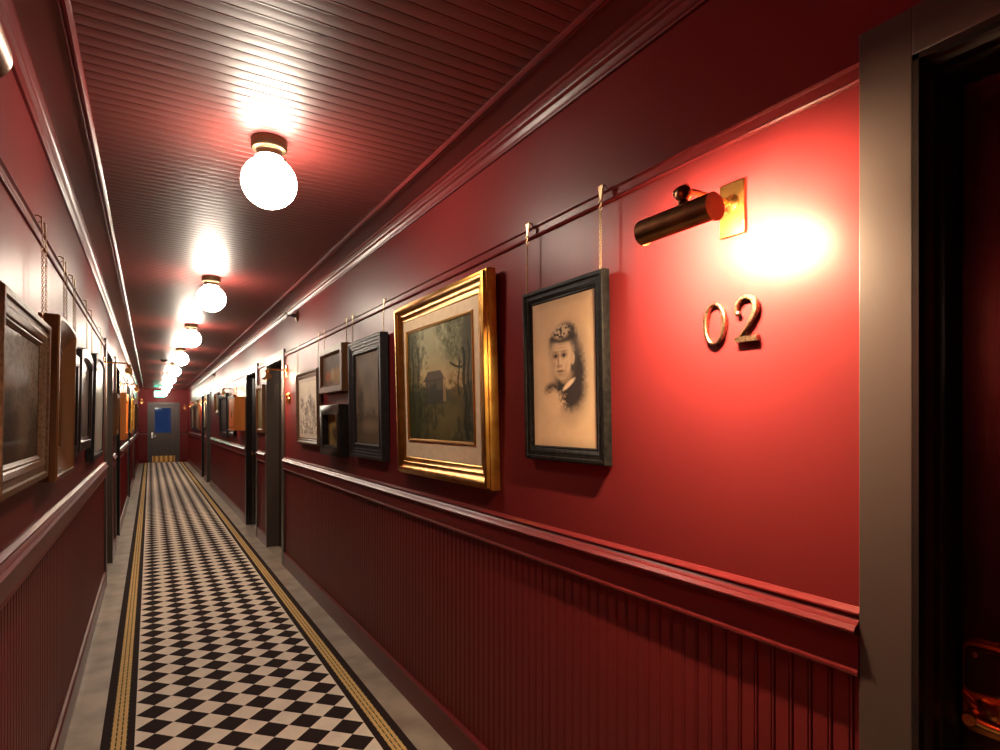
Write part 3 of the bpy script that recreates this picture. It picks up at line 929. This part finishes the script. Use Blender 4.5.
RAIL_OFF = 0.026
def picture(side, y0, y1, z0, z1, dep, fw, prof, fmat, fn, amat, label, tilt=0.9, res=48, mat=None, matw=(0, 0, 0), slip=None, chains=2, arch=0.0, artdepth=0.45, group=None, cat='picture', name='framed_picture', hang=None):
    W = WR if side > 0 else WL
    w, h = y1 - y0, z1 - z0
    t = empty(name, (W - side * 0.003, (y0 + y1) / 2, z0), -side * PI / 2, label=label, cat=cat, group=group)
    rot = (math.radians(tilt), 0, 0)
    fr = sweep_frame(w, h, fw, dep, prof, arch)
    fr.build('frame', fmat, t, rot=rot, smooth=38)
    iw, ih = w - 2 * fw + 0.006, h - 2 * fw + 0.006
    zb = fw - 0.003
    ya = -dep * artdepth
    bk = MB(); bk.box(-w / 2 + 0.004, w / 2 - 0.004, ya + 0.004 if ya < -0.008 else -0.004, -0.001, 0.004, h - 0.004)
    bk.build('backing', M['walnut'], t, rot=rot)
    if mat:
        ms, mt, mbm = matw
        m_ = MB()
        x0, x1 = iw / 2, iw / 2 - ms
        zt, zi0, zi1 = zb + ih, zb + mbm, zb + ih - mt
        yf = ya - 0.004
        m_.box(-x0, -x1, ya, yf, zb, zt); m_.box(x1, x0, ya, yf, zb, zt); m_.box(-x1, x1, ya, yf, zb, zi0); m_.box(-x1, x1, ya, yf, zi1, zt)
        m_.build('mat', mat, t, rot=rot)
        aw, ah, az = iw - 2 * ms, ih - mt - mbm, zi0
        if slip:
            s = sweep_frame(aw + 0.008, ah + 0.008, 0.012, 0.012, 'ogee')
            s.v = [(p[0], p[1] + ya, p[2] + az - 0.004) for p in s.v]
            s.build('slip', slip, t, rot=rot)
        art_mesh('painting', aw, ah, az, ya - 0.002, fn, res, max(8, int(res * ah / aw)), amat, t, rot)
    else:
        art_mesh('painting', iw, ih + arch * 0.9, zb, ya, fn, res, max(8, int(res * ih / iw)), amat, t, rot)
    if chains:
        top = z1 - z0
        lean = math.sin(rot[0]) * top
        zr = 2.118 - z0
        for s in ((-1, 1) if chains == 2 else (0,)):
            x = s * (w / 2 - 0.018)
            L = zr - 0.052 - top
            if L > 0.03:
                yy = -RAIL_OFF
                ch = chain_mesh(L + 0.004).build('chain', M['chain'], t, loc=(x, yy - 0.004, zr - 0.050), smooth=60)
                hk = hook_mesh().build('hook', M['chain'], ch, loc=(0, 0.004, 0.050), smooth=40)
                pin = MB(); pin.tube([(x, yy - 0.004, top - 0.004), (x, min(-lean * 0.5 - 0.004, yy + 0.008), top - 0.012)], 0.0022, 6)
                pin.build('eyelet', M['chain'], t)
    return t

ART = M['art_oil']; PAP = M['art_paper']; GLZ = M['art_glazed']
# right wall
picture(1, 1.315, 1.740, 1.320, 1.893, 0.029, 0.050, 'beaded', M['ebony'], portrait, PAP, 'black beaded frame holding a vintage portrait of an elderly woman in a flowered bonnet', tilt=1.3, res=180, artdepth=0.55)
picture(1, 1.955, 2.925, 1.183, 2.038, 0.055, 0.092, 'ogee', M['gold'], landscape, ART, 'large gilt frame with a dark landscape painting of trees and a house', tilt=1.5, res=190, mat=M['linen'], matw=(0.045, 0.055, 0.085), slip=M['goldslip'], artdepth=0.5)
picture(1, 3.175, 3.81, 1.225, 1.952, 0.045, 0.088, 'steps', M['pewter'], dusk_river, GLZ, 'tall dark pewter stepped frame left of the gilt painting, glass full of reflections', tilt=1.0, res=70)
picture(1, 3.91, 4.53, 1.652, 1.977, 0.065, 0.058, 'flat', M['oak'], still_life, ART, 'small brown box frame hung above the small black one', tilt=0.8, res=60, artdepth=0.7)
picture(1, 3.955, 4.47, 1.207, 1.565, 0.07, 0.07, 'box', M['ebony_plain'], hillside, GLZ, 'small black box frame hung below the brown one, amber picture inside', tilt=0.8, res=60, chains=0, artdepth=0.35)
picture(1, 4.675, 5.455, 1.25, 1.87, 0.04, 0.065, 'ogee', M['ribbed'], sketch, PAP, 'pale pencil print in a thin brown frame before the taupe doorway', tilt=1.0, res=70, mat=M['cream'], matw=(0.03, 0.03, 0.03))
picture(1, 7.31, 7.80, 1.31, 1.88, 0.035, 0.05, 'flat', M['oak'], make_dark(70, (0.20, 0.15, 0.07), (0.30, 0.24, 0.13)), ART, 'olive picture on the wall between two right doorways', res=24, chains=1)
picture(1, 10.0, 10.72, 1.22, 1.86, 0.045, 0.06, 'flat', M['pewter'], make_dark(72, (0.12, 0.10, 0.07), (0.3, 0.25, 0.18)), GLZ, 'grey frame just past the orange wall box on the right', res=24)
picture(1, 10.95, 12.15, 1.18, 1.93, 0.05, 0.08, 'flat', M['ebony_plain'], make_dark(74, (0.03, 0.025, 0.03), (0.09, 0.07, 0.06)), GLZ, 'wide black frame midway down the right wall past the orange box', res=24)
picture(1, 12.35, 13.15, 1.60, 2.0, 0.05, 0.06, 'ogee', M['oak'], make_dark(76, (0.08, 0.05, 0.02), (0.2, 0.12, 0.05)), ART, 'small brown frame hung high past the wide black frame on the right', res=24)
picture(1, 15.56, 16.04, 1.28, 1.90, 0.035, 0.04, 'flat', M['pewter'], make_dark(78, (0.3, 0.27, 0.22), (0.4, 0.36, 0.3)), GLZ, 'narrow grey picture between the two farthest right doorways', res=20)
picture(1, 17.7, 19.2, 1.20, 1.90, 0.045, 0.07, 'flat', M['walnut'], make_dark(80, (0.2, 0.12, 0.09), (0.35, 0.25, 0.2)), GLZ, 'brown framed picture past the last doorway on the right wall', res=20)
picture(1, 19.7, 21.3, 1.20, 1.92, 0.045, 0.08, 'flat', M['ebony_plain'], make_dark(82, (0.15, 0.1, 0.08), (0.3, 0.2, 0.15)), GLZ, 'black framed picture nearest the end door on the right wall', res=20)
# left wall
picture(-1, 1.765, 2.520, 1.258, 1.775, 0.045, 0.080, 'beaded', M['ribbed'], old_print, GLZ, 'large brown carved frame with a dark old print, nearest on the left wall', tilt=1.0, res=110)
picture(-1, 2.560, 3.10, 1.238, 1.825, 0.062, 0.11, 'bevel', M['oak'], make_dark(90, (0.05, 0.028, 0.015), (0.12, 0.07, 0.03)), GLZ, 'orange brown wooden frame with a wide sloping moulding, second on the left wall', tilt=1.0, res=50, arch=0.012, artdepth=0.28)
picture(-1, 3.15, 3.46, 1.285, 1.755, 0.045, 0.05, 'box', M['ebony_plain'], make_dark(92, (0.10, 0.07, 0.055), (0.2, 0.15, 0.12)), GLZ, 'small narrow black frame tucked behind the orange brown wooden frame', tilt=1.0, res=40)
picture(-1, 3.50, 4.14, 1.298, 1.800, 0.05, 0.065, 'flat', M['ebony_plain'], make_dark(94, (0.13, 0.10, 0.085), (0.24, 0.19, 0.15)), GLZ, 'black frame with a peaked top beside the narrow black one on the left', tilt=1.2, res=40, arch=0.03, artdepth=0.7)
picture(-1, 4.45, 5.30, 1.195, 1.870, 0.04, 0.05, 'flat', M['pewter'], make_dark(96, (0.30, 0.27, 0.23), (0.36, 0.33, 0.29)), GLZ, 'big grey glazed picture before the first doorway on the left wall', tilt=1.4, res=40, arch=0.03, artdepth=0.8)  # pale grey artwork colours stand in for the reflection in its glass
picture(-1, 7.29, 7.83, 1.30, 1.74, 0.045, 0.05, 'flat', M['oak'], make_dark(98, (0.2, 0.09, 0.03), (0.3, 0.15, 0.06)), ART, 'narrow brown picture between two left doorways', res=24, chains=1)
picture(-1, 8.99, 9.98, 1.205, 1.815, 0.07, 0.09, 'box', M['orange'], make_dark(100, (0.3, 0.12, 0.03), (0.4, 0.2, 0.08)), ART, 'bright orange wooden frame on the left wall past the dark doorway', res=24, chains=1)
picture(-1, 10.3, 11.1, 1.25, 1.86, 0.05, 0.07, 'flat', M['walnut'], make_dark(102, (0.08, 0.05, 0.035), (0.15, 0.1, 0.07)), GLZ, 'dark walnut frame just past the orange wooden frame on the left', res=20)
picture(-1, 11.3, 12.1, 1.25, 1.86, 0.05, 0.07, 'flat', M['ebony_plain'], make_dark(104, (0.05, 0.04, 0.04), (0.15, 0.1, 0.07)), GLZ, 'black frame before the third left doorway', res=20)
picture(-1, 13.6, 15.1, 1.22, 1.88, 0.05, 0.07, 'flat', M['gold'], make_dark(106, (0.3, 0.25, 0.2), (0.4, 0.34, 0.26)), GLZ, 'thin gilt frame past the third left doorway', res=20)
picture(-1, 17.5, 19.3, 1.20, 1.88, 0.05, 0.07, 'flat', M['walnut'], make_dark(108, (0.1, 0.07, 0.05), (0.2, 0.15, 0.1)), GLZ, 'walnut frame past the last doorway on the left wall', res=20)

# ------------------------------------------------------------------ orange wall box
bxo = empty('wall_box', (WR, 9.31, 1.315), -PI / 2, label='orange wooden box with a dark slot fixed to the right wall', cat='box')
hw, bh, bd_ = 0.345, 0.475, 0.147
q = MB(); q.box(-hw, hw, -bd_, 0, 0.012, bh - 0.012); q.build('body', M['orange'], bxo, bevel=0.004)
q = MB(); q.box(-hw - 0.008, hw + 0.008, -bd_ - 0.008, 0, bh - 0.012, bh); q.build('lid', M['orange'], bxo, bevel=0.003)
q = MB(); q.box(-hw - 0.010, hw + 0.010, -bd_ - 0.010, 0, 0, 0.012); q.build('base', M['orange'], bxo, bevel=0.003)
q = MB(); q.box(-hw + 0.03, hw - 0.03, -bd_ - 0.006, -bd_, 0.04, bh - 0.04)
dr = q.build('door', M['orange'], bxo, bevel=0.003)
q = MB(); q.box(-0.03, 0.03, -bd_ - 0.0075, -bd_ - 0.005, 0.18, 0.27); q.build('slot', M['dark'], dr)

# ------------------------------------------------------------------ sprinklers, detector, exit sign
def sprinkler(y, label):
    t = empty('sprinkler', (WR, y, 2.412), -PI / 2, label=label, cat='sprinkler', group='sidewall sprinklers high on the right wall')
    t.scale = (1.35, 1.35, 1.35)
    e_ = MB(); e_.lathe([(0.038, 0), (0.038, -0.003), (0.030, -0.010), (0.020, -0.014), (0.016, -0.016)], (0, 0, 0), 'y', 28)
    e_.build('escutcheon', M['dbrass'], t)
    b = MB(); b.lathe([(0.013, -0.012), (0.013, -0.036), (0.010, -0.040)], (0, 0, 0), 'y', 6)
    for s in (-1, 1):
        b.tube([(s * 0.009, -0.036, 0), (s * 0.017, -0.050, 0), (s * 0.013, -0.064, 0), (0, -0.070, 0)], 0.003, 8)
    b.tube([(0, -0.040, 0), (0, -0.068, 0)], 0.0028, 8)
    b.build('nozzle', M['iron'], t)
    d_ = MB(); d_.lathe([(0.001, -0.070), (0.019, -0.070), (0.020, -0.073), (0.001, -0.076)], (0, 0, 0), 'y', 24)
    d_.box(-0.018, 0.018, -0.088, -0.070, 0.012, 0.0145)
    d_.build('deflector', M['iron'], t)
sprinkler(5.60, 'brass sidewall sprinkler above the pencil print and pewter frame')
sprinkler(13.6, 'small sidewall sprinkler far down the right wall above the dark frames')

sd = MB(); sd.lathe([(0.001, 0), (0.058, 0), (0.060, -0.006), (0.060, -0.016), (0.052, -0.024), (0.050, -0.026), (0.040, -0.038), (0.020, -0.042), (0.001, -0.043)], n=36)
o = sd.build('smoke_detector', M['detector'])
o.location = (0.22, 12.2, ZC - 0.001)
tag(o, 'round brown smoke detector on the ceiling left of the globe lights', 'smoke detector')

xs = empty('exit_sign', (0.27, 22.35, 2.23), 0, label='green lit hanging sign in front of the end door', cat='sign')
q = MB(); q.box(-0.16, 0.16, -0.022, 0.022, 0, 0.21); q.build('housing', M['white'], xs, bevel=0.004)
q = MB(); q.box(-0.145, 0.145, -0.026, -0.022, 0.015, 0.195); q.build('lit_face', M['sign'], xs)
q = MB()
for s in (-0.1, 0.1): q.tube([(s, 0, 0.20), (s, 0, ZC - 2.23 - 0.001)], 0.006, 8)
q.build('hanger', M['white'], xs)
